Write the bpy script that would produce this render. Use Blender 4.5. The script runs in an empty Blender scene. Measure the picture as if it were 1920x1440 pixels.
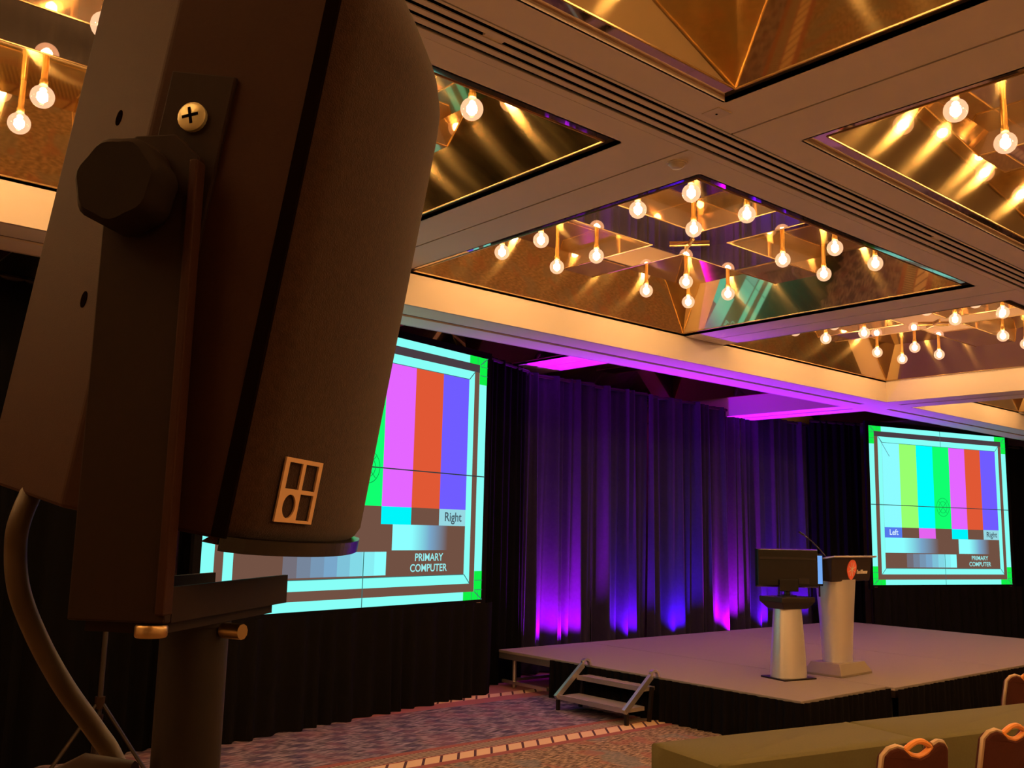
import bpy, bmesh, math, random
from mathutils import Vector, Matrix
random.seed(7)
R = math.radians
scn = bpy.context.scene
COL = scn.collection

# ------------------------------------------------------------------ camera
cam_d = bpy.data.cameras.new('camera')
cam_d.sensor_width = 36.0
cam_d.lens = 1792.0 / 1920.0 * 36.0
cam_d.clip_start = 0.02
cam = bpy.data.objects.new('camera', cam_d)
COL.objects.link(cam)
cam.matrix_world = Matrix(((0.7573, -0.1153, -0.6429, 0.0),
                           (-0.6528, -0.0981, -0.7512, 0.0),
                           (0.0234, 0.9885, -0.1496, 1.70),
                           (0, 0, 0, 1)))
scn.camera = cam

# ------------------------------------------------------------------ world, exposure
world = bpy.data.worlds.new('world')
scn.world = world
world.use_nodes = True
world.node_tree.nodes['Background'].inputs[0].default_value = (0.010, 0.007, 0.005, 1)
world.node_tree.nodes['Background'].inputs[1].default_value = 1.0
scn.view_settings.view_transform = 'Standard'
scn.view_settings.look = 'None'
scn.view_settings.exposure = 0.4
scn.view_settings.gamma = 1.0
scn.view_settings.use_curve_mapping = False
scn.cycles.use_denoising = True
scn.cycles.max_bounces = 6
scn.cycles.diffuse_bounces = 3
scn.cycles.glossy_bounces = 4
scn.cycles.transparent_max_bounces = 12
scn.cycles.adaptive_threshold = 0.03
scn.cycles.sample_clamp_indirect = 30.0
BULB_POWER = 410.0      # radiance of the glowing bulb cores
BULB_COL = (1.0, 0.56, 0.22)
UPLIGHT_W = 470.0

# coloured uplights standing on the floor in the gap between stage and drape
for ux, uw, uc in ((7.86, 1.2, (0.45, 0.0, 1.0)), (8.26, 1.1, (0.45, 0.0, 1.0)), (9.35, 0.8, (0.16, 0.0, 1.0)),
                   (10.35, 0.8, (0.08, 0.0, 1.0)), (11.46, 1.3, (0.55, 0.0, 1.0)), (12.33, 0.9, (0.16, 0.0, 1.0)),
                   (13.25, 0.7, (0.16, 0.0, 1.0))):
    l = bpy.data.lights.new('uplight', 'SPOT')
    l.color = uc; l.energy = UPLIGHT_W * uw
    l.spot_size = R(112); l.spot_blend = 1.0; l.shadow_soft_size = 0.035
    o = bpy.data.objects.new('uplight', l); COL.objects.link(o)
    o.location = (ux, 8.45, 0.30)
    o.rotation_euler = (R(180 - 5), 0, 0)

# ------------------------------------------------------------------ helpers
def lin(c):
    return tuple(((v / 255.0) / 12.92 if v / 255.0 <= 0.04045 else ((v / 255.0 + 0.055) / 1.055) ** 2.4) for v in c)

class N:
    """small node-graph helper"""
    def __init__(self, name):
        self.m = bpy.data.materials.new(name)
        self.m.use_nodes = True
        self.t = self.m.node_tree
        self.b = self.t.nodes['Principled BSDF']
        self.out = self.t.nodes['Material Output']
    def new(self, kind, **kw):
        n = self.t.nodes.new(kind)
        for k, v in kw.items():
            setattr(n, k, v)
        return n
    def link(self, a, b):
        self.t.links.new(a, b)
    def setin(self, sock, v):
        if hasattr(v, 'is_output') or isinstance(v, bpy.types.NodeSocket):
            self.link(v, sock)
        else:
            sock.default_value = v
    def math(self, op, a, b=None, c=None):
        n = self.new('ShaderNodeMath', operation=op)
        self.setin(n.inputs[0], a)
        if b is not None: self.setin(n.inputs[1], b)
        if c is not None: self.setin(n.inputs[2], c)
        return n.outputs[0]
    def mix(self, f, a, b):
        n = self.new('ShaderNodeMix', data_type='RGBA')
        self.setin(n.inputs[0], f)
        self.setin(n.inputs[6], a if not isinstance(a, tuple) else (*a[:3], 1))
        self.setin(n.inputs[7], b if not isinstance(b, tuple) else (*b[:3], 1))
        return n.outputs[2]
    def noise(self, scale, detail=3.0, vec=None, rough=0.55):
        n = self.new('ShaderNodeTexNoise')
        n.inputs['Scale'].default_value = scale
        n.inputs['Detail'].default_value = detail
        n.inputs['Roughness'].default_value = rough
        if vec is not None: self.link(vec, n.inputs['Vector'])
        return n.outputs[0]
    def coord(self, which='Object'):
        return self.new('ShaderNodeTexCoord').outputs[which]
    def mapping(self, vec, scale):
        n = self.new('ShaderNodeMapping')
        self.link(vec, n.inputs[0]); n.inputs['Scale'].default_value = scale
        return n.outputs[0]
    def bump(self, h, strength, dist):
        n = self.new('ShaderNodeBump')
        n.inputs['Strength'].default_value = strength
        n.inputs['Distance'].default_value = dist
        self.link(h, n.inputs['Height'])
        self.link(n.outputs[0], self.b.inputs['Normal'])

def plain(name, col, rough=0.6, metal=0.0, var=0.12, scale=20.0, bump=0.0, bdist=0.002, spec=0.5, sheen=0.0):
    g = N(name)
    c = g.coord()
    nz = g.noise(scale, 4.0, c)
    lo = tuple(v * (1 - var) for v in col); hi = tuple(min(1, v * (1 + var)) for v in col)
    g.link(g.mix(nz, lo, hi), g.b.inputs['Base Color'])
    g.b.inputs['Roughness'].default_value = rough
    g.b.inputs['Metallic'].default_value = metal
    g.b.inputs['Specular IOR Level'].default_value = spec
    if sheen: g.b.inputs['Sheen Weight'].default_value = sheen
    if bump: g.bump(g.noise(scale * 4, 3.0, c), bump, bdist)
    return g.m

M = {}
M['ceil'] = plain('painted_plaster', (0.84, 0.76, 0.66), 0.75, var=0.03, scale=3)
M['fascia'] = plain('painted_beam', (0.56, 0.48, 0.40), 0.7, var=0.03, scale=2)
M['slot'] = plain('dark_slot_and_shade', (0.006, 0.003, 0.002), 0.9, spec=0.0)  # near-black; also paints the shade of holes and of the foam groove
M['track'] = plain('satin_track', (0.55, 0.5, 0.48), 0.25, metal=1.0, var=0.05)
M['blackcloth'] = plain('black_velour', (0.003, 0.0027, 0.003), 0.95, var=0.3, scale=60, spec=0.05)
M['skirtcloth'] = plain('black_skirt_cloth', (0.0055, 0.0045, 0.005), 0.9, var=0.3, scale=40, spec=0.06)
M['drape'] = plain('charcoal_drape', (0.022, 0.016, 0.034), 0.85, var=0.25, scale=25, spec=0.2)
M['blackmetal'] = plain('black_painted_steel', (0.016, 0.009, 0.007), 0.5, var=0.2, scale=60, bump=0.05, spec=0.25)
M['blackplastic'] = plain('black_plastic', (0.007, 0.005, 0.004), 0.22, var=0.1)
M['cabinet'] = plain('textured_black_cabinet', (0.038, 0.0125, 0.006), 0.6, var=0.12, scale=400, bump=0.25, bdist=0.0006, spec=0.12)
M['bracket'] = plain('bracket_steel', (0.020, 0.0085, 0.0045), 0.6, var=0.1, scale=200, bump=0.1, bdist=0.0004, spec=0.12)
M['grille'] = plain('acoustic_foam', (0.042, 0.017, 0.008), 0.95, var=0.55, scale=260, bump=0.6, bdist=0.001, spec=0.1, sheen=0.15)
M['knob'] = plain('matt_black_rubber', (0.014, 0.007, 0.0045), 0.75, var=0.1, spec=0.12)
M['badge'] = plain('gold_badge', (0.80, 0.50, 0.26), 0.4, metal=0.3, var=0.04)
M['screwmetal'] = plain('zinc_screw', (0.75, 0.66, 0.36), 0.35, metal=0.6, var=0.1)
M['brassnut'] = plain('brass_nut', (0.50, 0.34, 0.16), 0.35, metal=1.0, var=0.1)
M['cable'] = plain('grey_cable', (0.060, 0.034, 0.014), 0.5, var=0.15, scale=80)
M['stagecarpet'] = plain('stage_carpet', (0.25, 0.21, 0.185), 0.95, var=0.18, scale=120, bump=0.3, bdist=0.002, spec=0.1)
M['alu'] = plain('aluminium', (0.62, 0.57, 0.52), 0.38, metal=0.9, var=0.08, scale=60)
M['silver'] = plain('silver_lacquer', (0.84, 0.80, 0.74), 0.36, metal=0.78, var=0.03, scale=5)
M['lectblack'] = plain('dark_lacquer', (0.022, 0.015, 0.012), 0.4, var=0.1, spec=0.3)
M['base'] = plain('champagne_metal', (0.27, 0.215, 0.165), 0.55, metal=0.3, var=0.05)
M['red'] = plain('emblem_red', (0.95, 0.17, 0.10), 0.45, var=0.1, scale=40)
M['cream'] = plain('emblem_cream', (0.75, 0.66, 0.55), 0.5, var=0.05)
M['cloth_green'] = plain('olive_table_cloth', (0.130, 0.116, 0.050), 0.85, var=0.12, scale=90, bump=0.15, spec=0.15)
M['burgundy'] = plain('burgundy_upholstery', (0.075, 0.018, 0.010), 0.85, var=0.2, scale=120, bump=0.3, spec=0.2)
M['goldframe'] = plain('gold_chair_frame', (0.48, 0.34, 0.22), 0.45, metal=0.5, var=0.08)
M['orangewood'] = plain('orange_wood_grip', (0.80, 0.30, 0.06), 0.35, var=0.15, scale=14)
M['wall'] = plain('wall_paint', (0.66, 0.56, 0.44), 0.8, var=0.05, scale=2)
M['white'] = plain('white_plastic', (0.75, 0.68, 0.58), 0.5, var=0.03)

def brass(name, col, rough):
    g = N(name)
    c = g.coord()
    nz = g.noise(1.7, 3.0, c)
    g.link(g.mix(nz, tuple(v * 0.9 for v in col), col), g.b.inputs['Base Color'])
    g.b.inputs['Metallic'].default_value = 1.0
    g.b.inputs['Roughness'].default_value = rough
    g.bump(g.noise(0.9, 1.0, c), 0.03, 0.006)
    gl = g.new('ShaderNodeBsdfAnisotropic')
    gl.inputs['Color'].default_value = (col[0] * 0.9, col[1] * 0.85, col[2] * 0.6, 1)
    gl.inputs['Roughness'].default_value = 0.17
    gl.inputs['Anisotropy'].default_value = 0.74
    geo = g.new('ShaderNodeNewGeometry')
    cr = g.new('ShaderNodeVectorMath', operation='CROSS_PRODUCT')
    g.link(geo.outputs['True Normal'], cr.inputs[0]); cr.inputs[1].default_value = (0.02, 0.01, 1.0)
    g.link(cr.outputs[0], gl.inputs['Tangent'])
    ms = g.new('ShaderNodeMixShader')
    ms.inputs[0].default_value = 0.36
    g.link(g.b.outputs[0], ms.inputs[1]); g.link(gl.outputs[0], ms.inputs[2])
    g.link(ms.outputs[0], g.out.inputs[0])
    return g.m
M['brass'] = brass('polished_brass_sheet', (0.74, 0.58, 0.34), 0.03)
M['band'] = plain('polished_bronze_mirror', (0.62, 0.46, 0.36), 0.03, metal=0.85, var=0.03, scale=1.5)
M['bead'] = plain('dull_brass_bead', (0.55, 0.38, 0.18), 0.35, metal=1.0, var=0.05)
M['stem'] = plain('brass_tube', (0.95, 0.66, 0.25), 0.32, metal=1.0, var=0.05)

def emit(name, col, strength, sample=True):
    g = N(name)
    e = g.new('ShaderNodeEmission')
    e.inputs[0].default_value = (*col, 1); e.inputs[1].default_value = strength
    g.link(e.outputs[0], g.out.inputs[0])
    if not sample: g.m.cycles.emission_sampling = 'NONE'
    return g.m
M['core'] = emit('glowing_filament', BULB_COL, BULB_POWER)
def globe_mat():
    g = N('glowing_globe_glass')
    e = g.new('ShaderNodeEmission'); e.inputs[0].default_value = (1.0, 0.52, 0.29, 1); e.inputs[1].default_value = 1.1  # glow put into the glass for the halo around the core
    t = g.new('ShaderNodeBsdfTransparent')
    ms = g.new('ShaderNodeMixShader'); ms.inputs[0].default_value = 0.58
    g.link(t.outputs[0], ms.inputs[1]); g.link(e.outputs[0], ms.inputs[2])
    gl = g.new('ShaderNodeBsdfGlossy'); gl.inputs['Roughness'].default_value = 0.02
    m2 = g.new('ShaderNodeMixShader'); m2.inputs[0].default_value = 0.06
    g.link(ms.outputs[0], m2.inputs[1]); g.link(gl.outputs[0], m2.inputs[2])
    g.link(m2.outputs[0], g.out.inputs[0])
    g.m.cycles.emission_sampling = 'NONE'
    return g.m
M['globe'] = globe_mat()
def screen_mat():
    g = N('projected_image')
    a = g.new('ShaderNodeVertexColor'); a.layer_name = 'Col'
    e = g.new('ShaderNodeEmission'); e.inputs[1].default_value = 0.76
    g.link(a.outputs[0], e.inputs[0]); g.link(e.outputs[0], g.out.inputs[0])
    return g.m
M['image'] = screen_mat()
M['blueglow'] = emit('monitor_glow', lin((120, 175, 250)), 0.7)

def carpet_mat():
    g = N('patterned_carpet')
    c = g.coord()
    s = g.new('ShaderNodeSeparateXYZ'); g.link(c, s.inputs[0])
    X, Y = s.outputs[0], s.outputs[1]
    def band(lo, hi):
        return g.math('MULTIPLY', g.math('GREATER_THAN', Y, lo), g.math('LESS_THAN', Y, hi))
    # woven field: short leaning strokes, rows of darker lozenges between
    def rot(ang, sx, sy):
        n = g.new('ShaderNodeMapping'); g.link(c, n.inputs[0])
        n.inputs['Rotation'].default_value = (0, 0, R(ang)); n.inputs['Scale'].default_value = (sx, sy, 1)
        return n.outputs[0]
    def ramp01(v, lo, hi):
        n = g.new('ShaderNodeMapRange'); g.link(v, n.inputs[0])
        n.inputs[1].default_value = lo; n.inputs[2].default_value = hi
        return n.outputs[0]
    strokes = ramp01(g.noise(1.0, 2.0, rot(28, 9.0, 52.0)), 0.40, 0.62)
    u = g.math('ADD', g.math('MULTIPLY', X, 5.2), g.math('MULTIPLY', Y, 3.4))
    v = g.math('SUBTRACT', g.math('MULTIPLY', Y, 6.8), g.math('MULTIPLY', X, 0.9))
    w1 = g.math('MULTIPLY', g.math('SINE', g.math('MULTIPLY', u, 3.1416)), g.math('SINE', g.math('MULTIPLY', v, 3.1416)))
    w1 = g.math('ADD', w1, g.math('MULTIPLY', g.math('SUBTRACT', g.noise(14.0, 2.0, c), 0.5), 1.6))
    field = g.mix(strokes, (0.060, 0.045, 0.070), (0.34, 0.26, 0.30))
    field = g.mix(g.math('MULTIPLY', ramp01(w1, 0.1, 0.7), 0.75), field, (0.050, 0.035, 0.085))
    field = g.mix(g.math('MULTIPLY', ramp01(g.noise(3.0, 2.0, c), 0.50, 0.62), 0.35), field, (0.30, 0.12, 0.15))
    dash = ramp01(g.noise(1.0, 3.0, rot(40, 16.0, 64.0)), 0.42, 0.62)
    near = g.mix(dash, (0.10, 0.065, 0.045), (0.44, 0.31, 0.20))
    near = g.mix(g.math('MULTIPLY', ramp01(g.noise(2.6, 1.0, c), 0.53, 0.60), 0.6), near, (0.17, 0.18, 0.17))
    near = g.mix(g.math('MULTIPLY', ramp01(g.noise(3.7, 1.0, rot(20, 1.3, 0.8)), 0.58, 0.64), 0.55), near, (0.30, 0.11, 0.08))
    base = g.mix(g.math('GREATER_THAN', Y, 6.05), near, field)
    # border: red guard lines, ladder of tan blocks with leaning dark rungs, fine comb
    base = g.mix(band(5.78, 6.26), base, (0.30, 0.10, 0.085))
    comb = g.math('LESS_THAN', g.math('FRACT', g.math('MULTIPLY_ADD', X, 26.0, g.math('MULTIPLY', Y, 12.0))), 0.5)
    combc = g.mix(comb, (0.10, 0.05, 0.05), (0.42, 0.33, 0.24))
    base = g.mix(band(6.04, 6.19), base, combc)
    rung = g.math('LESS_THAN', g.math('FRACT', g.math('MULTIPLY_ADD', X, 6.2, g.math('MULTIPLY', Y, -5.0))), 0.16)
    lad = g.mix(rung, (0.66, 0.46, 0.29), (0.09, 0.04, 0.05))
    base = g.mix(band(5.86, 6.02), base, lad)
    base = g.mix(band(7.55, 7.75), base, (0.33, 0.12, 0.13))
    base = g.mix(band(7.75, 7.90), base, lad)
    base = g.mix(band(7.90, 9.5), base, (0.33, 0.14, 0.12))
    g.link(base, g.b.inputs['Base Color'])
    g.b.inputs['Roughness'].default_value = 0.95
    g.b.inputs['Specular IOR Level'].default_value = 0.1
    g.bump(g.noise(150.0, 3.0, c), 0.4, 0.004)
    return g.m
M['carpet'] = carpet_mat()

# ---- mesh building
class MB:
    def __init__(self): self.v = []; self.f = []
    def quad(self, a, b, c, d):
        n = len(self.v); self.v += [tuple(a), tuple(b), tuple(c), tuple(d)]; self.f.append((n, n + 1, n + 2, n + 3)); return self
    def box(self, x0, x1, y0, y1, z0, z1):
        n = len(self.v)
        self.v += [(x0, y0, z0), (x1, y0, z0), (x1, y1, z0), (x0, y1, z0), (x0, y0, z1), (x1, y0, z1), (x1, y1, z1), (x0, y1, z1)]
        self.f += [tuple(n + i for i in q) for q in ((0, 3, 2, 1), (4, 5, 6, 7), (0, 1, 5, 4), (1, 2, 6, 5), (2, 3, 7, 6), (3, 0, 4, 7))]
        return self
    def hexa(self, lo, hi):
        """two loops with the same count joined into a closed solid"""
        n = len(self.v); k = len(lo)
        self.v += [tuple(p) for p in lo] + [tuple(p) for p in hi]
        self.f.append(tuple(n + i for i in reversed(range(k)))); self.f.append(tuple(n + k + i for i in range(k)))
        for i in range(k):
            j = (i + 1) % k
            self.f.append((n + i, n + j, n + k + j, n + k + i))
        return self
    def loft(self, rings, close=True, caps=True):
        n = len(self.v); k = len(rings[0])
        for r in rings: self.v += [tuple(p) for p in r]
        for a in range(len(rings) - 1):
            for i in range(k if close else k - 1):
                j = (i + 1) % k
                self.f.append((n + a * k + i, n + a * k + j, n + (a + 1) * k + j, n + (a + 1) * k + i))
        if caps and close:
            self.f.append(tuple(n + i for i in reversed(range(k))))
            self.f.append(tuple(n + (len(rings) - 1) * k + i for i in range(k)))
        return self
    def lathe(self, prof, seg=20, c=(0, 0)):
        return self.loft([[(c[0] + r * math.cos(2 * math.pi * i / seg), c[1] + r * math.sin(2 * math.pi * i / seg), z) for i in range(seg)] for r, z in prof])
    def tube(self, pts, r, seg=10):
        pts = [Vector(p) for p in pts]
        rings = []
        prev = None
        for i, p in enumerate(pts):
            t = (pts[min(i + 1, len(pts) - 1)] - pts[max(i - 1, 0)]).normalized()
            if prev is None:
                a = t.orthogonal().normalized()
            else:
                a = (prev - t * prev.dot(t)).normalized()
            prev = a
            b = t.cross(a)
            rr = r[i] if isinstance(r, (list, tuple)) else r
            rings.append([p + a * rr * math.cos(2 * math.pi * k / seg) + b * rr * math.sin(2 * math.pi * k / seg) for k in range(seg)])
        return self.loft(rings)
    def bar(self, p, q, w, h, up=(0, 0, 1)):
        """rectangular bar from p to q, w across, h along up"""
        p = Vector(p); q = Vector(q); t = (q - p).normalized(); up = Vector(up)
        s = t.cross(up).normalized(); u = s.cross(t).normalized()
        f = lambda c: [c + s * w / 2 + u * h / 2, c - s * w / 2 + u * h / 2, c - s * w / 2 - u * h / 2, c + s * w / 2 - u * h / 2]
        return self.hexa(f(p), f(q))
    def mesh(self, name, mat=None, smooth=False):
        me = bpy.data.meshes.new(name)
        me.from_pydata(self.v, [], self.f)
        bm = bmesh.new(); bm.from_mesh(me); bmesh.ops.recalc_face_normals(bm, faces=bm.faces); bm.to_mesh(me); bm.free()
        if mat: me.materials.append(M[mat])
        if smooth:
            for p in me.polygons: p.use_smooth = True
            try: me.set_sharp_from_angle(angle=R(42))
            except Exception: pass
        me.update()
        return me
    def build(self, name, mat, parent=None, smooth=False, bevel=0.0, loc=None):
        return link(name, self.mesh(name, mat, smooth), parent, bevel, loc)

def link(name, me, parent=None, bevel=0.0, loc=None):
    o = bpy.data.objects.new(name, me); COL.objects.link(o)
    if parent: o.parent = parent
    if loc is not None: o.location = loc
    if bevel:
        b = o.modifiers.new('bevel', 'BEVEL'); b.width = bevel; b.segments = 2; b.limit_method = 'ANGLE'
    return o
def tag(o, label, cat, group=None):
    o['label'] = label; o['category'] = cat
    if group: o['group'] = group
    return o
def struct(o, label=None):
    o['kind'] = 'structure'
    if label: o['label'] = label
    return o
def thing(name, label, cat, loc=(0, 0, 0), rotz=0.0, group=None):
    o = bpy.data.objects.new(name, None); COL.objects.link(o)
    o.empty_display_size = 0.1
    o.location = loc; o.rotation_euler = (0, 0, rotz)
    return tag(o, label, cat, group)
def copy_tree(o, parent=None):
    c = o.copy(); COL.objects.link(c); c.parent = parent
    for ch in list(o.children): copy_tree(ch, c)
    return c

def text_mesh(body, size, mat):
    cu = bpy.data.curves.new('lettering', 'FONT'); cu.body = body; cu.size = size; cu.align_x = 'CENTER'; cu.align_y = 'CENTER'
    cu.offset = size * 0.015
    ob = bpy.data.objects.new('tmp', cu); COL.objects.link(ob)
    dg = bpy.context.evaluated_depsgraph_get()
    me = bpy.data.meshes.new_from_object(ob.evaluated_get(dg))
    bpy.data.objects.remove(ob); bpy.data.curves.remove(cu)
    me.materials.clear(); me.materials.append(mat)
    return me

# ------------------------------------------------------------------ room shell
ZC = 3.68      # coffered ceiling soffit
ZD = 3.425     # underside of the drop beams
fl = MB().box(-6, 20, -6, 10.2, -0.1, 0.0).build('floor', 'carpet'); struct(fl, 'patterned mauve and tan carpet with ladder borders')
struct(MB().box(-6, 20, 10.2, 10.35, 0, 5).build('wall_back', 'wall'))
struct(MB().box(-6.15, -6, -6, 10.35, 0, 5).build('wall_left', 'wall'))
struct(MB().box(20, 20.15, -6, 10.35, 0, 5).build('wall_right', 'wall'))
struct(MB().box(-6, 20, -6.15, -6, 0, 5).build('wall_front', 'wall'))

COLX = [(0.0, 3.447), (4.092, 7.540), (8.184, 11.61), (12.28, 15.73)]
ROWY = [(-0.36, 2.557), (3.213, 6.127), (6.80, 9.71)]
ceil = bpy.data.objects.new('ceiling', None); COL.objects.link(ceil); struct(ceil, 'beige coffered ceiling grid of flat panelled beams')
def panel(x0, x1, y0, y1, z0=ZC, t=0.05, mat='ceil'):
    return MB().box(x0, x1, y0, y1, z0, z0 + t).build('soffit_panel', mat, ceil)
G = 0.007
# surroundings of the coffered field
panel(-6, -4.09, -6, 6.127); panel(-0.645, 0.0, -6, 6.127); panel(-4.09, -0.645, -6, -0.36); panel(-4.09, -0.645, 2.557, 3.213)
panel(11.61, 20, -6, -0.36); panel(0, 11.61, -6, -3.93); panel(0, 11.61, -1.01, -0.36); panel(3.447, 4.092, -3.93, -1.01); panel(7.540, 8.184, -3.93, -1.01); panel(15.73, 20, -0.36, 6.127)
panel(-6, 0.0, 6.80, 10.2); panel(15.73, 20, 6.80, 10.2); panel(0, 15.73, 9.71, 10.2)
# beams between the columns of coffers, each split by a shadow joint
for x0, x1 in ((3.447, 4.092), (7.540, 8.184)):
    xm = (x0 + x1) / 2
    for y0, y1 in ((-0.36, 2.557), (3.213, 6.127), (6.80, 9.71)):
        panel(x0, xm - G, y0, y1); panel(xm + G, x1, y0, y1)
        MB().box(xm - G, xm + G, y0, y1, ZC + 0.012, ZC + 0.05).build('joint', 'slot', ceil)
# beam between the two rows: panel, slot diffuser, panel
for x0, x1 in ((0.0, 3.77 - G), (3.77 + G, 7.862 - G), (7.862 + G, 11.61), (12.28, 15.73)):
    panel(x0, x1, 2.557, 2.757); panel(x0, x1, 3.035, 3.213)
MB().box(0, 11.61, 2.754, 2.766, ZC + 0.006, ZC + 0.05).build('joint', 'slot', ceil)
vent = thing('air_diffuser', 'long linear slot air diffuser set in the beige ceiling beam', 'air vent', (0, 0, ZC))
MB().box(0, 11.61, 2.766, 3.033, 0.045, 0.06).build('plenum', 'slot', vent)
vs = [2.766, 2.795, 2.853, 2.912, 2.972, 3.033]
for i in range(5):
    a = vs[i] + (0.0 if i == 0 else 0.014); b = vs[i + 1] - (0.0 if i == 4 else 0.014)
    MB().box(0, 11.61, a, b, 0.0, 0.006).build('slat', 'ceil', vent)
for xk in (2.25, 6.1, 9.6):      # little bridges that interrupt single slots
    MB().box(xk, xk + 0.10, 2.842, 2.864, 0.004, 0.012).build('bridge', 'ceil', vent)

# drop beams carrying the partition tracks
def drop_beam(name, x0, x1, y0, y1, along):
    b = bpy.data.objects.new(name, None); COL.objects.link(b); struct(b)
    t = 0.03
    if along == 'x':
        ym = (y0 + y1) / 2
        MB().box(x0, x1, y0, y0 + t, ZD, ZC + 0.05).build('fascia', 'fascia', b)
        MB().box(x0, x1, y1 - t, y1, ZD, ZC + 0.05).build('fascia', 'fascia', b)
        MB().box(x0, x1, y0 + t, ym - 0.035, ZD, ZD + t).build('soffit_panel', 'ceil', b)
        MB().box(x0, x1, ym + 0.035, y1 - t, ZD, ZD + t).build('soffit_panel', 'ceil', b)
        MB().box(x0, x1, ym - 0.035, ym + 0.035, ZD + 0.012, ZD + 0.02).build('track', 'track', b)
        MB().box(x0, x1, ym - 0.008, ym + 0.008, ZD + 0.009, ZD + 0.0125).build('track_slot', 'slot', b)
    else:
        xm = (x0 + x1) / 2
        MB().box(x0, x0 + t, y0, y1, ZD, ZC + 0.05).build('fascia', 'fascia', b)
        MB().box(x1 - t, x1, y0, y1, ZD, ZC + 0.05).build('fascia', 'fascia', b)
        MB().box(x0 + t, xm - 0.035, y0, y1, ZD, ZD + t).build('soffit_panel', 'ceil', b)
        MB().box(xm + 0.035, x1 - t, y0, y1, ZD, ZD + t).build('soffit_panel', 'ceil', b)
        MB().box(xm - 0.035, xm + 0.035, y0, y1, ZD + 0.012, ZD + 0.02).build('track', 'track', b)
        MB().box(xm - 0.008, xm + 0.008, y0, y1, ZD + 0.009, ZD + 0.0125).build('track_slot', 'slot', b)
    return b
drop_beam('trim_1', -6, 11.61, 6.127, 6.80, 'x')
drop_beam('trim_2', 12.28, 20, 6.127, 6.80, 'x')
drop_beam('trim_3', 11.61, 12.28, -0.36, 6.127, 'y')
drop_beam('trim_4', 11.61, 12.28, 6.80, 10.2, 'y')
struct(MB().box(11.61, 12.28, 6.127, 6.80, ZD, ZD + 0.03).build('trim_5', 'ceil'))

# smoke detector and small access plate on the beams
sd = thing('smoke_detector', 'small round white smoke detector on the ceiling beam beside the air slots', 'smoke detector', (3.87, 3.19, ZC))
MB().lathe([(0.045, 0.0), (0.045, -0.012), (0.030, -0.028), (0.012, -0.030)], 18).build('body', 'white', sd, True)
MB().lathe([(0.055, 0.004), (0.055, -0.006), (0.046, -0.008)], 18).build('ring', 'white', sd, True)
ap = thing('access_plate', 'small pale square plate on the ceiling beam under the top coffer', 'plate', (3.52, 2.66, ZC))
MB().box(-0.05, 0.05, -0.05, 0.05, -0.004, 0.002).build('plate', 'white', ap)
MB().lathe([(0.006, -0.004), (0.006, -0.006)], 8).build('screw', 'slot', ap)

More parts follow.
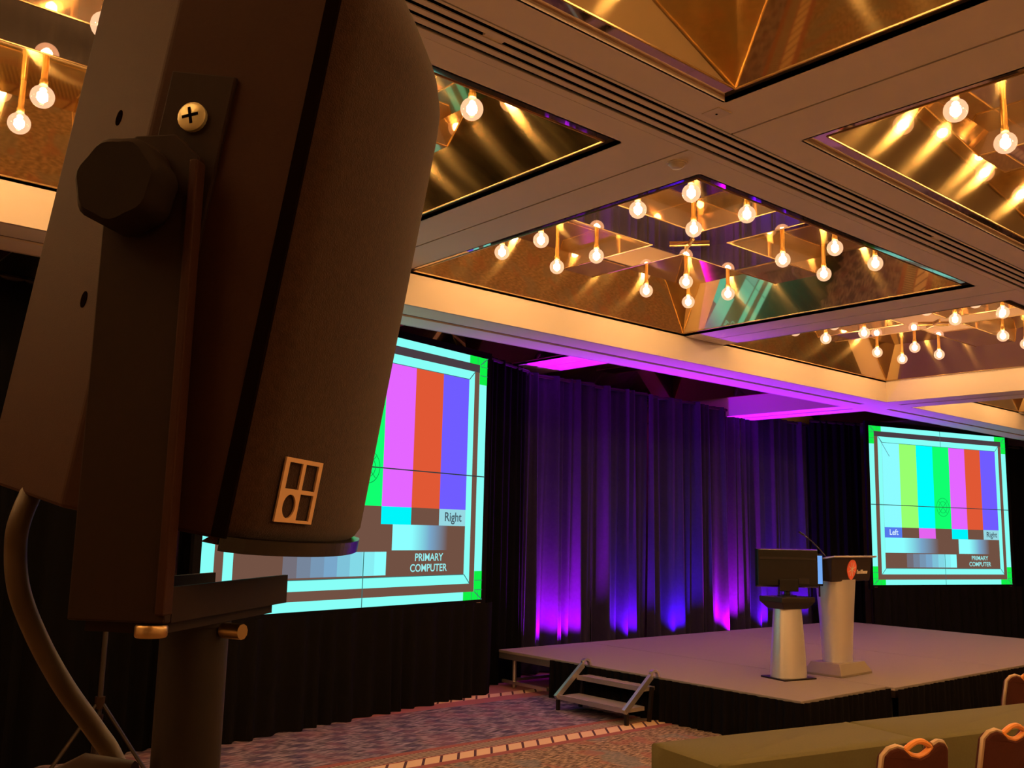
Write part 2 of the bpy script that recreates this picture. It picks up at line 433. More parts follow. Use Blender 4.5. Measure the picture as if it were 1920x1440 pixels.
# ------------------------------------------------------------------ brass coffers
RIM = 0.085
def coffer(x0, x1, y0, y1, label, far_y=RIM, far_x=0.035):
    """leaning mirror sheets over a thin mirror lip; far_y / far_x: lip width on the two far sides"""
    cx, cy = (x0 + x1) / 2, (y0 + y1) / 2
    hx, hy = (x1 - x0) / 2, (y1 - y0) / 2
    c = thing('ceiling_coffer', label, 'ceiling coffer', (cx, cy, ZC), 0, 'brass mirror coffers of the ceiling')
    z0, z1, zb = 0.022, 0.42, 0.288
    xa, xb, ya, yb = -hx + RIM, hx - far_x, -hy + RIM, hy - far_y
    tx, ty = hx - RIM - 0.20, hy - RIM - 0.20
    th = 0.01
    for a, b, cc, d in ((-hx, hx, -hy, ya), (-hx, hx, yb, hy), (-hx, xa, ya, yb), (xb, hx, ya, yb)):
        MB().box(a, b, cc, d, z0, z0 + th).build('rim_strip', 'band', c)
    for a, b, cc, d in ((-hx, hx, -hy - 0.01, -hy), (-hx, hx, hy, hy + 0.01), (-hx - 0.01, -hx, -hy, hy), (hx, hx + 0.01, -hy, hy)):
        MB().box(a, b, cc, d, 0.0, z0 + th).build('reveal', 'ceil', c)
    B = [(xa, ya, z0), (xb, ya, z0), (xb, yb, z0), (xa, yb, z0)]
    T = [(-tx, -ty, z1), (tx, -ty, z1), (tx, ty, z1), (-tx, ty, z1)]
    for i in range(4):
        j = (i + 1) % 4
        lo = [B[i], B[j], T[j], T[i]]
        nrm = ((0, -1), (1, 0), (0, 1), (-1, 0))[i]
        hi = [(p[0] + nrm[0] * th, p[1] + nrm[1] * th, p[2] + 0.004) for p in lo]
        MB().hexa(lo, hi).build('side_panel', 'brass', c)
        MB().tube([B[i], B[j]], 0.006, 6).build('edge_bead', 'bead', c)
    MB().box(-tx - 0.02, tx + 0.02, -ty - 0.02, ty + 0.02, z1, z1 + th).build('top_panel', 'brass', c)
    # flat mirror cross dropping below the top
    wx, wy = 0.185, 0.225
    f = 1 - (zb - z0) / (z1 - z0)
    px, qx = tx + (xb - tx) * f, tx + (-xa - tx) * f
    py, qy = ty + (yb - ty) * f, ty + (-ya - ty) * f
    for a, b, cc, d in ((-wx, wx, wy, py + 0.05), (-wx, wx, -qy - 0.05, -wy), (wx, px + 0.05, -wy, wy), (-qx - 0.05, -wx, -wy, wy)):
        MB().box(a, b, cc, d, zb, z1).build('cross_band', 'band', c)
    MB().box(-wx, wx, -wy, wy, zb + 0.001, z1).build('cross_hub', 'band', c)
    for s in (1, -1):
        MB().tube([(-wx, s * wy, zb), (-qx, s * wy, zb)], 0.005, 6).build('band_bead', 'bead', c)
        MB().tube([(wx, s * wy, zb), (px, s * wy, zb)], 0.005, 6).build('band_bead', 'bead', c)
        MB().tube([(s * wx, -wy, zb), (s * wx, -qy, zb)], 0.005, 6).build('band_bead', 'bead', c)
        MB().tube([(s * wx, wy, zb), (s * wx, py, zb)], 0.005, 6).build('band_bead', 'bead', c)
    for a, b in (((-0.10, -0.12), (0.10, 0.12)), ((-0.10, 0.12), (0.10, -0.12))):
        MB().tube([(a[0], a[1], zb - 0.012), (b[0], b[1], zb - 0.012)], 0.010, 8).build('hub_rod', 'stem', c)
    return c

def bulb_proto():
    zt = 0.42 - 0.172         # from bulb centre up to the top panel
    seg = 14
    stem = MB().lathe([(0.0165, 0.098), (0.0165, zt)], 12).mesh('stem', 'stem', True)
    sock = MB().lathe([(0.019, 0.062), (0.021, 0.068), (0.021, 0.086), (0.017, 0.092), (0.017, 0.100), (0.014, 0.102)], 14).mesh('socket', 'stem', True)
    prof = [(0.0005, -0.060)] + [(0.060 * math.sin(R(a)), -0.060 * math.cos(R(a))) for a in range(15, 150, 15)] + [(0.026, 0.054), (0.020, 0.066)]
    globe = MB().loft([[(r * math.cos(2 * math.pi * i / 20), r * math.sin(2 * math.pi * i / 20), z) for i in range(20)] for r, z in prof], True, False).mesh('globe', 'globe', True)
    core = MB().loft([[(r * math.cos(2 * math.pi * i / 8), r * math.sin(2 * math.pi * i / 8), z) for i in range(8)] for r, z in ((0.011, -0.031), (0.027, -0.014), (0.027, 0.014), (0.011, 0.031))]).mesh('filament', 'core', True)
    return (('stem', stem), ('socket', sock), ('globe', globe), ('filament', core))
PROTO = bulb_proto()
BX = (-1.15, -0.555, 0.555, 1.15); BY = (-0.94, -0.485, 0.485, 0.94)
def bulbs(x0, x1, y0, y1, where):
    cx, cy = (x0 + x1) / 2, (y0 + y1) / 2
    name4 = {(0, 0): 'top', (0, 1): 'left', (1, 0): 'right', (1, 1): 'bottom'}
    for i, bx in enumerate(BX):
        for j, by in enumerate(BY):
            cl = name4[(i // 2, j // 2)]; wi = name4[(i % 2, j % 2)]
            t = thing('pendant_bulb', 'globe bulb, %s of four, %s cluster of %s' % (wi, cl, where), 'light bulb',
                      (cx + bx, cy + by, ZC + 0.172), 0, 'globe bulbs hanging in the brass coffers')
            for n, me in PROTO: link(n, me, t)

LIT = [(0, 0, 'brass mirror coffer at the top edge of the picture', 'topmost coffer'),
       (0, 1, 'brass mirror coffer half hidden behind the loudspeaker', 'coffer behind the loudspeaker'),
       (1, 0, 'golden brass coffer at the upper right edge', 'upper right coffer'),
       (1, 1, 'central brass coffer reflecting a test pattern, all bulbs in view', 'central coffer'),
       (2, 1, 'brass coffer above the stage front at the right edge', 'coffer right of centre'),
       (3, 1, 'far brass coffer seen below the cross beam at right edge', 'farthest right coffer')]
for ci, ri, lab, where in LIT:
    coffer(*COLX[ci], *ROWY[ri], lab, 0.012 if ri == 1 else RIM, 0.012 if ci == 2 else 0.035)
    bulbs(*COLX[ci], *ROWY[ri], where)
coffer(*COLX[2], *ROWY[0], 'added unseen brass coffer just past the right edge of the picture')  # out of view, added with its bulbs to light the room
bulbs(*COLX[2], *ROWY[0], 'added coffer past the right edge')
for (xa, xb), (ya, yb), lab, where in (((0.0, 3.447), (-3.93, -1.01), 'added unseen brass coffer overhead behind the photographer', 'added coffer behind the photographer'),
                                  ((4.092, 7.540), (-3.93, -1.01), 'added unseen brass coffer behind the photographer towards the right', 'added coffer behind right'),
                                  ((8.184, 11.61), (-3.93, -1.01), 'added unseen brass coffer far behind the photographer to the right', 'added coffer far behind right'),
                                  ((12.28, 15.73), (-0.36, 2.557), 'added unseen brass coffer past the right edge beyond the cross beam', 'added coffer beyond cross beam'),
                                  ((-4.09, -0.645), (-0.36, 2.557), 'added unseen brass coffer overhead left of the photographer', 'added coffer left of the photographer'),
                                  ((-4.09, -0.645), (3.213, 6.127), 'added unseen brass coffer past the left edge of the picture', 'coffer past the left edge')):
    coffer(xa, xb, ya, yb, lab)  # unseen lit coffers, added because the room needs their light
    bulbs(xa, xb, ya, yb, where)
for ci, lab in ((0, 'unlit coffer over the drape left of the left screen'), (1, 'unlit dark coffer above the left screen'), (2, 'unlit dark coffer above the violet drape'), (3, 'unlit dark coffer above the right screen')):
    coffer(*COLX[ci], *ROWY[2], lab)

# ------------------------------------------------------------------ drapes
def pleats(x0, y0, x1, y1, z0, z1, mat, wl=0.16, amp=0.035, flare=0.0, nx=None, hem=0.015, seed=1, nz=14, deep=0.55):
    rnd = random.Random(seed)
    d = Vector((x1 - x0, y1 - y0)); L = d.length; d.normalize(); n = Vector((d.y, -d.x))
    nx = nx or int(L / wl * 9)
    ph = [rnd.uniform(0, 6.28) for _ in range(6)]
    def off(s, t):
        w = 2 * math.pi / wl
        a = math.sin(s * w + 1.3 * math.sin(s * w * 0.23 + ph[0]) + 0.5 * t * math.sin(s * 1.9 + ph[1]))
        b = deep * math.sin(s * w * 0.41 + ph[2] + t * 0.7)
        return amp * (0.55 + 0.55 * (1 - t)) * (a + b)
    rows = []
    for k in range(nz + 1):
        t = k / nz
        row = []
        for i in range(nx + 1):
            u = i / nx
            s = u * L
            sh = (u - 0.5) * L * (1 + flare * (1 - t) - flare * 0.5) + 0.5 * L
            o = off(s, t)
            z = z0 + (z1 - z0) * t + (hem * math.sin(s * 2.3 + ph[3]) if k == 0 else 0) * (1 if z0 > 0.2 else 0)
            p = Vector((x0, y0)) + d * sh + n * o
            row.append((p.x, p.y, z))
        rows.append(row)
    return MB().loft(rows, False, False)

def drape(name, label, cat, x0, y0, x1, y1, z0, z1, mat, group=None, header=True, **kw):
    t = thing(name, label, cat, (x0, y0, 0), 0, group)
    pleats(0, 0, x1 - x0, y1 - y0, z0, z1, mat, **kw).build('cloth', mat, t, True)
    if header:
        MB().tube([(0, 0, z1 - 0.03), (x1 - x0, y1 - y0, z1 - 0.03)], 0.02, 8).build('pipe', 'blackmetal', t, True)
    return t
MBLK = 'blackcloth'
drape('black_drape', 'black masking drape running left from the left screen', 'drape', -3.2, 6.93, 2.95, 7.42, 0.0, 3.40, MBLK, seed=3, amp=0.03, wl=0.2)
drape('black_drape', 'black drape hanging behind the left projection screen', 'drape', 2.98, 7.50, 6.62, 8.26, 0.0, 3.60, MBLK, seed=4, wl=0.2)
drape('black_drape', 'narrow black drape between left screen and violet backdrop', 'drape', 6.56, 8.17, 7.60, 8.58, 0.0, 3.62, MBLK, seed=5, wl=0.15, amp=0.03)
drape('black_drape', 'black drape between violet backdrop and right screen', 'drape', 13.66, 8.52, 14.62, 8.20, 0.0, 3.56, MBLK, seed=6, wl=0.15)
drape('black_drape', 'black drape behind and right of the right screen', 'drape', 14.66, 8.16, 19.6, 6.86, 0.0, 3.40, MBLK, seed=8, wl=0.2)
_e = [7.60, 8.80, 9.84, 10.98, 11.94, 12.86, 13.88]
edges = list(zip(_e[:-1], _e[1:]))
pl = ['leftmost violet-lit drape panel with hot magenta foot', 'second violet drape panel from the left, narrow bright ridge',
      'third violet drape panel from the left, blue violet', 'violet drape panel left of the monitor with magenta foot',
      'violet drape panel directly behind the black monitor', 'violet drape panel between the monitor and the lectern microphone']
for i in range(6):
    drape('stage_drape', pl[i], 'drape', edges[i][0], 8.64, edges[i][1], 8.64, 0.02, 3.60 - 0.018 * i, 'drape',
          'violet-lit drape panels behind the stage', seed=20 + i, wl=0.15 + 0.03 * (i % 3), amp=0.046, flare=0.0, nz=10, deep=1.3)

# ------------------------------------------------------------------ projection screens
CY = lin((135, 255, 246)); BRN = lin((112, 80, 66)); GRN = lin((15, 240, 70)); DRK = lin((72, 60, 66))
WHT = lin((140, 255, 255)); GCY = lin((150, 215, 225))
BARS = [lin(c) for c in ((140, 252, 255), (152, 255, 110), (0, 255, 255), (16, 255, 112), (228, 102, 255), (224, 88, 52), (112, 92, 255))]
ROW3 = [lin((85, 120, 235)), BRN, lin((228, 100, 240)), BRN, lin((0, 245, 250)), BRN, GCY]
GRY = lin((120, 165, 200))
def screen(name, label, right_x, right_y, dirx, diry, w, h, zb, seed):
    """the picture runs left to right along (dirx, diry); its plane faces the room"""
    lx, ly = right_x - dirx * w, right_y - diry * w
    t = thing(name, label, 'projection screen', (lx, ly, 0), math.atan2(diry, dirx))
    V = []; F = []; Cc = []
    lay = [0]
    def q(u0, u1, v0, v1, c, layer, c2=None):
        n = len(V); y = -0.004 - 0.0015 * layer
        V.extend([(u0 * w, y, zb + h * (1 - v1)), (u1 * w, y, zb + h * (1 - v1)), (u1 * w, y, zb + h * (1 - v0)), (u0 * w, y, zb + h * (1 - v0))])
        F.append((n, n + 1, n + 2, n + 3))
        c2 = c2 or c
        Cc.extend([c, c2, c2, c])
    o, d, i = 0.036, 0.060, 0.087            # outer band, dark band, inner band (across)
    ov, dv, iv = 0.033, 0.066, 0.103          # the same, down
    q(0, 1, 0, 1, CY, 0)
    q(o, 1 - o, ov, 1 - ov, BRN, 1); q(o, 1 - o, ov, dv, DRK, 2)
    q(d, 1 - d, dv, 1 - dv, CY, 3)
    q(i, 1 - i, iv, 1 - iv, BRN, 4)
    for a, b in ((0, 0), (1, 0), (0, 1), (1, 1)):       # green corner marks
        u0, u1 = (0, 0.085) if a == 0 else (0.915, 1)
        v0, v1 = (0, ov) if b == 0 else (1 - ov, 1)
        q(u0, u1, v0, v1, GRN, 2)
        u0, u1 = (0, o) if a == 0 else (1 - o, 1)
        v0, v1 = (0, 0.115) if b == 0 else (0.885, 1)
        q(u0, u1, v0, v1, GRN, 2)
    bw = (1 - 2 * i) / 7
    for k in range(7):
        q(i + k * bw, i + (k + 1) * bw, iv, 0.640, BARS[k], 5)
        q(i + k * bw, i + (k + 1) * bw, 0.640, 0.705, ROW3[k], 5)
    gs = 0.585
    def ramp(u0, u1, v0, v1, cols):
        for k in range(len(cols) - 1):
            q(u0 + (u1 - u0) * k / (len(cols) - 1), u0 + (u1 - u0) * (k + 1) / (len(cols) - 1), v0, v1, cols[k], 5, cols[k + 1])
    ramp(i, gs, 0.705, 0.800, [WHT, WHT, GRY, BRN, BRN])
    ramp(gs + 0.02, 1 - i, 0.705, 0.800, [WHT, WHT, GRY, BRN, BRN])
    steps = 11
    for k in range(steps):
        f = max(0.0, (k - 2) / (steps - 3.0)) ; f = min(1, f)
        mid = GRY
        c = tuple((BRN[m] * (1 - 2 * f) + mid[m] * 2 * f) if f < 0.5 else (mid[m] * (2 - 2 * f) + WHT[m] * (2 * f - 1)) for m in range(3))
        q(i + 0.012 + (gs - i - 0.012) * k / steps, i + 0.012 + (gs - i - 0.012) * (k + 1) / steps, 0.805, 0.890, c, 5)
    LN = lin((60, 110, 110))
    lt = 0.0022
    q(0, 1, 0.500 - lt, 0.500 + lt, lin((50, 60, 62)), 7)
    for v0, v1 in ((0, iv), (0.805, 1)): q(0.5 - lt * 0.7, 0.5 + lt * 0.7, v0, v1, LN, 7)
    for v in (iv, 1 - iv): q(i, 1 - i, v - lt * 0.6, v + lt * 0.6, LN, 7)
    for s in (0, 1):
        for v in (0.04, 0.078): 
            for vv in (v, 1 - v): q(0 if s == 0 else 1 - o, o if s == 0 else 1, vv - lt * 0.6, vv + lt * 0.6, LN, 8)
        for u in (0.02, 0.05):
            for vv in ((0, ov), (1 - ov, 1)): q((u if s == 0 else 1 - u) - lt * 0.4, (u if s == 0 else 1 - u) + lt * 0.4, vv[0], vv[1], LN, 8)
    def seg_(u0, v0, u1, v1, c, t_=0.002):        # thin line segment
        n = len(V); y = -0.004 - 0.0015 * 8
        dx, dz = (u1 - u0) * w, -(v1 - v0) * h; L = math.hypot(dx, dz); nx_, nz_ = -dz / L * t_ * w, dx / L * t_ * w
        P = [(u0 * w, zb + h * (1 - v0)), (u1 * w, zb + h * (1 - v1))]
        V.extend([(P[0][0] - nx_, y, P[0][1] - nz_), (P[1][0] - nx_, y, P[1][1] - nz_), (P[1][0] + nx_, y, P[1][1] + nz_), (P[0][0] + nx_, y, P[0][1] + nz_)])
        F.append((n, n + 1, n + 2, n + 3)); Cc.extend([c] * 4)
    for su in (0, 1):
        for sv in (0, 1):
            f = lambda u, v: (u if su == 0 else 1 - u, v if sv == 0 else 1 - v)
            seg_(*f(d, dv), *f(i, iv), LN, 0.0015); seg_(*f(0.0, 0.0), *f(o, ov), LN, 0.0015)
    seg_(d, dv, 0.135, 0.19, lin((95, 150, 165)), 0.0018)
    for rr, cc in ((0.045, lin((15, 150, 70))), (0.028, lin((15, 150, 70)))):
        for k in range(24):
            a0, a1 = 2 * math.pi * k / 24, 2 * math.pi * (k + 1) / 24
            seg_(0.5 + rr * math.cos(a0), 0.5 + rr * 1.33 * math.sin(a0), 0.5 + rr * math.cos(a1), 0.5 + rr * 1.33 * math.sin(a1), cc, 0.0010)
    seg_(0.47, 0.46, 0.53, 0.54, lin((15, 150, 70)), 0.001); seg_(0.53, 0.46, 0.47, 0.54, lin((15, 150, 70)), 0.001)
    me = bpy.data.meshes.new('picture'); me.from_pydata(V, [], F)
    ca = me.color_attributes.new('Col', 'FLOAT_COLOR', 'CORNER')
    for k, c in enumerate(Cc): ca.data[k].color = (*c, 1)
    me.materials.append(M['image'])
    link('picture', me, t)['label'] = 'glowing colour bar test pattern'
    def put(body, u, v, size, col):
        m = text_mesh(body, size, emit('lettering_' + body[:3], lin(col), 0.76, False))
        ob = link('lettering', m, t); ob.location = (u * w, -0.020, zb + h * (1 - v)); ob.rotation_euler = (R(90), 0, 0)
        ob['label'] = 'projected word ' + body
    put('Left', i + bw * 0.5, 0.672, h * 0.050, (215, 240, 255))
    put('Right', 1 - i - bw * 0.5, 0.672, h * 0.050, (70, 90, 100))
    put('PRIMARY', 0.755, 0.828, h * 0.040, (150, 235, 235))
    put('COMPUTER', 0.755, 0.868, h * 0.040, (150, 235, 235))
    # frame and dress kit border
    fr = 0.07
    for a, b, z0, z1 in ((-fr, w + fr, zb - fr, zb), (-fr, w + fr, zb + h, zb + h + fr), (-fr, 0, zb, zb + h), (w, w + fr, zb, zb + h)):
        MB().box(a, b, -0.012, 0.03, z0, z1).build('frame_bar', 'skirtcloth', t)
    MB().box(0, w, 0.0, 0.02, zb, zb + h).build('backing', 'skirtcloth', t)
    for a in (0.05, w - 0.05):
        MB().box(a - 0.03, a + 0.03, -0.02, -0.008, zb - 0.045, zb - 0.028).build('snap_tab', 'goldframe', t)
        MB().box(a - 0.03, a + 0.03, 0.03, 0.06, 0.0, zb).build('leg', 'blackmetal', t)
    return t
screen('projection_screen', 'big left projection screen partly hidden by the loudspeaker', 6.475, 7.993, 0.9785, 0.2063, 3.46, 2.565, 0.957, 1)
screen('projection_screen', 'smaller right projection screen standing behind the lectern', 17.41, 7.045, 0.9669, -0.2555, 3.235, 2.52, 0.957, 2)
drape('screen_skirt', 'black pleated skirt hanging under the left screen', 'skirt', 2.95, 7.17, 6.60, 7.94, 0.0, 0.93, 'skirtcloth', seed=11, amp=0.035, wl=0.21, header=False, nz=8)
drape('screen_skirt', 'black pleated skirt hanging under the right screen', 'skirt', 14.2, 7.80, 17.5, 6.93, 0.0, 0.93, 'skirtcloth', seed=12, amp=0.025, wl=0.2, header=False, nz=6)

# ------------------------------------------------------------------ stage
SZ = 0.383
dx = [6.985, 8.346, 10.75, 14.05]
dl = ['left stage deck with the aluminium steps at its side', 'middle stage deck carrying the lectern', 'right stage deck in front of the right screen']
for k in range(3):
    y0 = 4.50 if k == 0 else 4.42
    d = thing('stage_deck', dl[k], 'stage deck', (dx[k], y0, 0), 0, 'grey carpeted decks of the low stage')
    W = dx[k + 1] - dx[k] - 0.012
    MB().box(0, W, 0, 8.28 - y0, SZ - 0.03, SZ).build('carpet_top', 'stagecarpet', d, bevel=0.006)
    MB().box(0.004, W - 0.004, 0.004, 8.276 - y0, SZ - 0.09, SZ - 0.03).build('deck_frame', 'alu' if k == 0 else 'blackmetal', d)
    for px in (0.08, W - 0.08):
        for py in (0.10, 3.6):
            MB().lathe([(0.024, 0.0), (0.024, SZ - 0.09)], 10, (px, py)).build('leg', 'alu', d, True)
    if k == 0:
        MB().bar((0.02, 3.72, 0.06), (0.02, 3.0, 0.06), 0.03, 0.03).build('brace', 'alu', d)
        MB().bar((0.25, 3.74, 0.05), (1.2, 3.74, 0.05), 0.03, 0.03).build('brace', 'alu', d)
drape('stage_skirt', 'black pleated skirt along the left side of the stage', 'skirt', 6.955, 7.42, 6.955, 4.46, 0.0, SZ - 0.012, 'skirtcloth', seed=31, amp=0.016, wl=0.09, header=False, nz=4)
drape('stage_skirt', 'black pleated skirt along the front of the left deck', 'skirt', 6.955, 4.465, 8.345, 4.465, 0.0, SZ - 0.012, 'skirtcloth', seed=32, amp=0.016, wl=0.09, header=False, nz=4)
drape('stage_skirt', 'black pleated skirt along the front of the right decks', 'skirt', 8.35, 4.385, 14.06, 4.385, 0.0, SZ - 0.012, 'skirtcloth', seed=33, amp=0.016, wl=0.10, header=False, nz=4)

# steps
st = thing('stage_steps', 'two-tread aluminium steps hooked onto the left stage edge', 'steps', (6.955, 6.43, 0))
hw = 0.44
for xf, xb, z in ((-0.40, -0.14, 0.135), (-0.16, 0.0, 0.30)):
    MB().box(xf, xb, -hw + 0.02, hw - 0.02, z - 0.035, z).build('tread', 'stagecarpet', st)
    MB().box(xf - 0.015, xf, -hw + 0.02, hw - 0.02, z - 0.035, z + 0.008).build('nosing', 'alu', st)
for s in (-1, 1):
    y = s * hw
    MB().bar((-0.43, y, 0.115), (-0.075, y, 0.395), 0.035, 0.05).build('stringer', 'alu', st)
    pts = [(-0.075, y, 0.395)] + [(-0.035 + 0.055 * math.cos(R(a)), y, 0.395 + 0.05 * math.sin(R(a))) for a in (135, 100, 65, 30, 0)] + [(0.022, y, 0.385)]
    m = MB()
    for k in range(len(pts) - 1): m.bar(pts[k], pts[k + 1], 0.035, 0.022, (0, 0.01, 1) if k < 4 else (1, 0, 0))
    m.build('hook', 'alu', st)
    MB().bar((-0.40, y, 0.0), (-0.40, y, 0.13), 0.03, 0.03, (1, 0, 0)).build('leg', 'blackmetal', st)
    MB().bar((-0.10, y, 0.0), (-0.06, y, 0.30), 0.03, 0.03, (1, 0, 0)).build('leg', 'blackmetal', st)

# ------------------------------------------------------------------ lectern
lt_ = thing('lectern', 'silver lectern with dark head and red emblem on the stage', 'lectern', (8.72, 5.20, SZ), R(2))
def ring(hx, hy, z, n=4.0, seg=32, cx=0.0, cy=0.0):
    out = []
    for k in range(seg):
        a = 2 * math.pi * (k + 0.5) / seg
        c, s = math.cos(a), math.sin(a)
        out.append((cx + hx * abs(c) ** (2 / n) * (1 if c > 0 else -1), cy + hy * abs(s) ** (2 / n) * (1 if s > 0 else -1), z))
    return out
def rect(hx, hy, z, cy=0.0): return [(-hx, -hy + cy, z), (hx, -hy + cy, z), (hx, hy + cy, z), (-hx, hy + cy, z)]
MB().loft([rect(0.30, 0.20, 0.0), rect(0.30, 0.20, 0.02), rect(0.24, 0.15, 0.115)]).build('foot', 'base', lt_, bevel=0.004)
MB().loft([ring(0.165, 0.125, 0.115, 2.3), ring(0.175, 0.135, 0.35, 2.3), ring(0.20, 0.15, 0.65, 2.3), ring(0.225, 0.165, 0.90, 2.3)]).build('column', 'silver', lt_, True)
hd = MB().hexa([(-0.33, -0.14, 0.885), (0.42, -0.14, 0.885), (0.42, 0.20, 0.90), (-0.34, 0.20, 0.90)],
               [(-0.36, -0.17, 1.115), (0.43, -0.17, 1.115), (0.43, 0.22, 1.04), (-0.36, 0.22, 1.04)]).build('head', 'lectblack', lt_, bevel=0.006)
MB().hexa([(-0.37, -0.20, 1.118), (0.47, -0.20, 1.118), (0.47, 0.24, 1.036), (-0.37, 0.24, 1.036)],
          [(-0.37, -0.20, 1.134), (0.47, -0.20, 1.134), (0.47, 0.24, 1.052), (-0.37, 0.24, 1.052)]).build('top_board', 'silver', lt_, bevel=0.004)
# emblem: balloon-shaped red badge with pale web lines, and a line of lettering
em = []
for k in range(28):
    a = 2 * math.pi * k / 28
    x = 0.088 * math.cos(a) * (1.0 if math.sin(a) > -0.2 else 1.0 - 0.35 * (-math.sin(a) - 0.2))
    z = 0.088 * math.sin(a) if math.sin(a) > 0 else 0.105 * math.sin(a)
    em.append((x, z))
def front(x, z, off):    # point on the leaning front face of the head
    f = (z - 0.89) / 0.225
    return (x, -0.14 - 0.03 * f - off, z)
eb = MB().hexa([front(0.03 + x, 1.005 + z, 0.0) for x, z in em], [front(0.03 + x, 1.005 + z, 0.008) for x, z in em]).build('emblem', 'red', lt_)
eb['label'] = 'red balloon-shaped emblem'
for a in (20, 65, 110, 155):
    m = MB(); c, s = math.cos(R(a)) * 0.07, math.sin(R(a)) * 0.07
    m.bar(front(0.03 - c, 1.0 - s, 0.009), front(0.03 + c, 1.0 + s, 0.009), 0.006, 0.002, (0, -1, 0)).build('web_line', 'cream', eb)
m = MB()
for k in range(9):     # illegible small lettering reads as a row of strokes
    x = 0.14 + k * 0.024
    m.hexa([front(x, 0.955, 0.001), front(x + 0.017, 0.955, 0.001), front(x + 0.020, 0.983 + 0.012 * (k in (0, 3, 4)), 0.001), front(x + 0.003, 0.983 + 0.012 * (k in (0, 3, 4)), 0.001)],
           [front(x, 0.955, 0.004), front(x + 0.017, 0.955, 0.004), front(x + 0.020, 0.983 + 0.012 * (k in (0, 3, 4)), 0.004), front(x + 0.003, 0.983 + 0.012 * (k in (0, 3, 4)), 0.004)])
m.build('lettering', 'cream', lt_)
mic = thing('gooseneck_microphone', 'thin black gooseneck microphone standing on the lectern top', 'microphone', (8.68, 5.27, SZ + 1.09), R(2))
MB().lathe([(0.018, 0.0), (0.018, 0.02), (0.008, 0.026)], 10).build('base', 'blackplastic', mic, True)
MB().tube([(0, 0, 0.02), (-0.06, 0.03, 0.09), (-0.16, 0.06, 0.17), (-0.27, 0.09, 0.235)], 0.005, 8).build('neck', 'blackplastic', mic, True)
MB().tube([(-0.265, 0.09, 0.232), (-0.325, 0.105, 0.26)], 0.011, 10).build('capsule', 'blackplastic', mic, True)

# ------------------------------------------------------------------ monitor pedestal
pd = thing('monitor_pedestal', 'short silver pedestal with dark tray left of the lectern', 'pedestal', (8.00, 5.28, SZ), R(-12))
MB().box(-0.20, 0.20, -0.155, 0.155, 0.0, 0.014).build('base_plate', 'blackmetal', pd, bevel=0.003)
MB().loft([ring(0.175, 0.13, 0.014, 2.6), ring(0.165, 0.12, 0.25, 2.6), ring(0.135, 0.10, 0.64, 2.6)]).build('column', 'silver', pd, True)
MB().loft([rect(0.15, 0.11, 0.635), rect(0.21, 0.15, 0.70), rect(0.21, 0.15, 0.745)]).build('tray', 'lectblack', pd, bevel=0.005)
mo = thing('monitor', 'black flat monitor seen from behind on the silver pedestal', 'monitor', (8.00, 5.28, SZ + 0.745), R(-38))
MB().lathe([(0.09, 0.0), (0.09, 0.012), (0.03, 0.02), (0.025, 0.09)], 16).build('foot', 'blackplastic', mo, True)
MB().box(-0.09, 0.09, -0.065, -0.035, 0.05, 0.16).build('neck_cover', 'blackplastic', mo, bevel=0.005)
body = [[(-0.285, -0.04, 0.10), (0.285, -0.04, 0.10), (0.285, -0.04, 0.435), (-0.285, -0.04, 0.435)],
        [(-0.30, 0.0, 0.085), (0.30, 0.0, 0.085), (0.30, 0.0, 0.445), (-0.30, 0.0, 0.445)],
        [(-0.30, 0.02, 0.085), (0.30, 0.02, 0.085), (0.30, 0.02, 0.445), (-0.30, 0.02, 0.445)]]
MB().loft(body).build('housing', 'blackplastic', mo, bevel=0.006)
MB().box(-0.27, 0.27, -0.050, -0.040, 0.345, 0.365).build('vent_ridge', 'lectblack', mo)
MB().box(-0.275, 0.275, 0.0205, 0.023, 0.11, 0.42).build('screen', 'blueglow', mo)
MB().box(0.10, 0.20, -0.046, -0.040, 0.12, 0.17).build('socket_cover', 'lectblack', mo)
m2 = thing('side_monitor', 'sliver of a glowing blue display beside the lectern', 'monitor', (8.30, 5.12, SZ + 0.745), R(-50))
MB().box(-0.035, 0.035, 0.0, 0.02, 0.10, 0.40).build('housing', 'blackplastic', m2, bevel=0.004)
MB().box(-0.030, 0.030, -0.003, 0.0, 0.12, 0.385).build('screen', 'blueglow', m2)
MB().bar((0.0, 0.015, 0.0), (0.0, 0.015, 0.11), 0.03, 0.015, (1, 0, 0)).build('neck', 'blackplastic', m2)

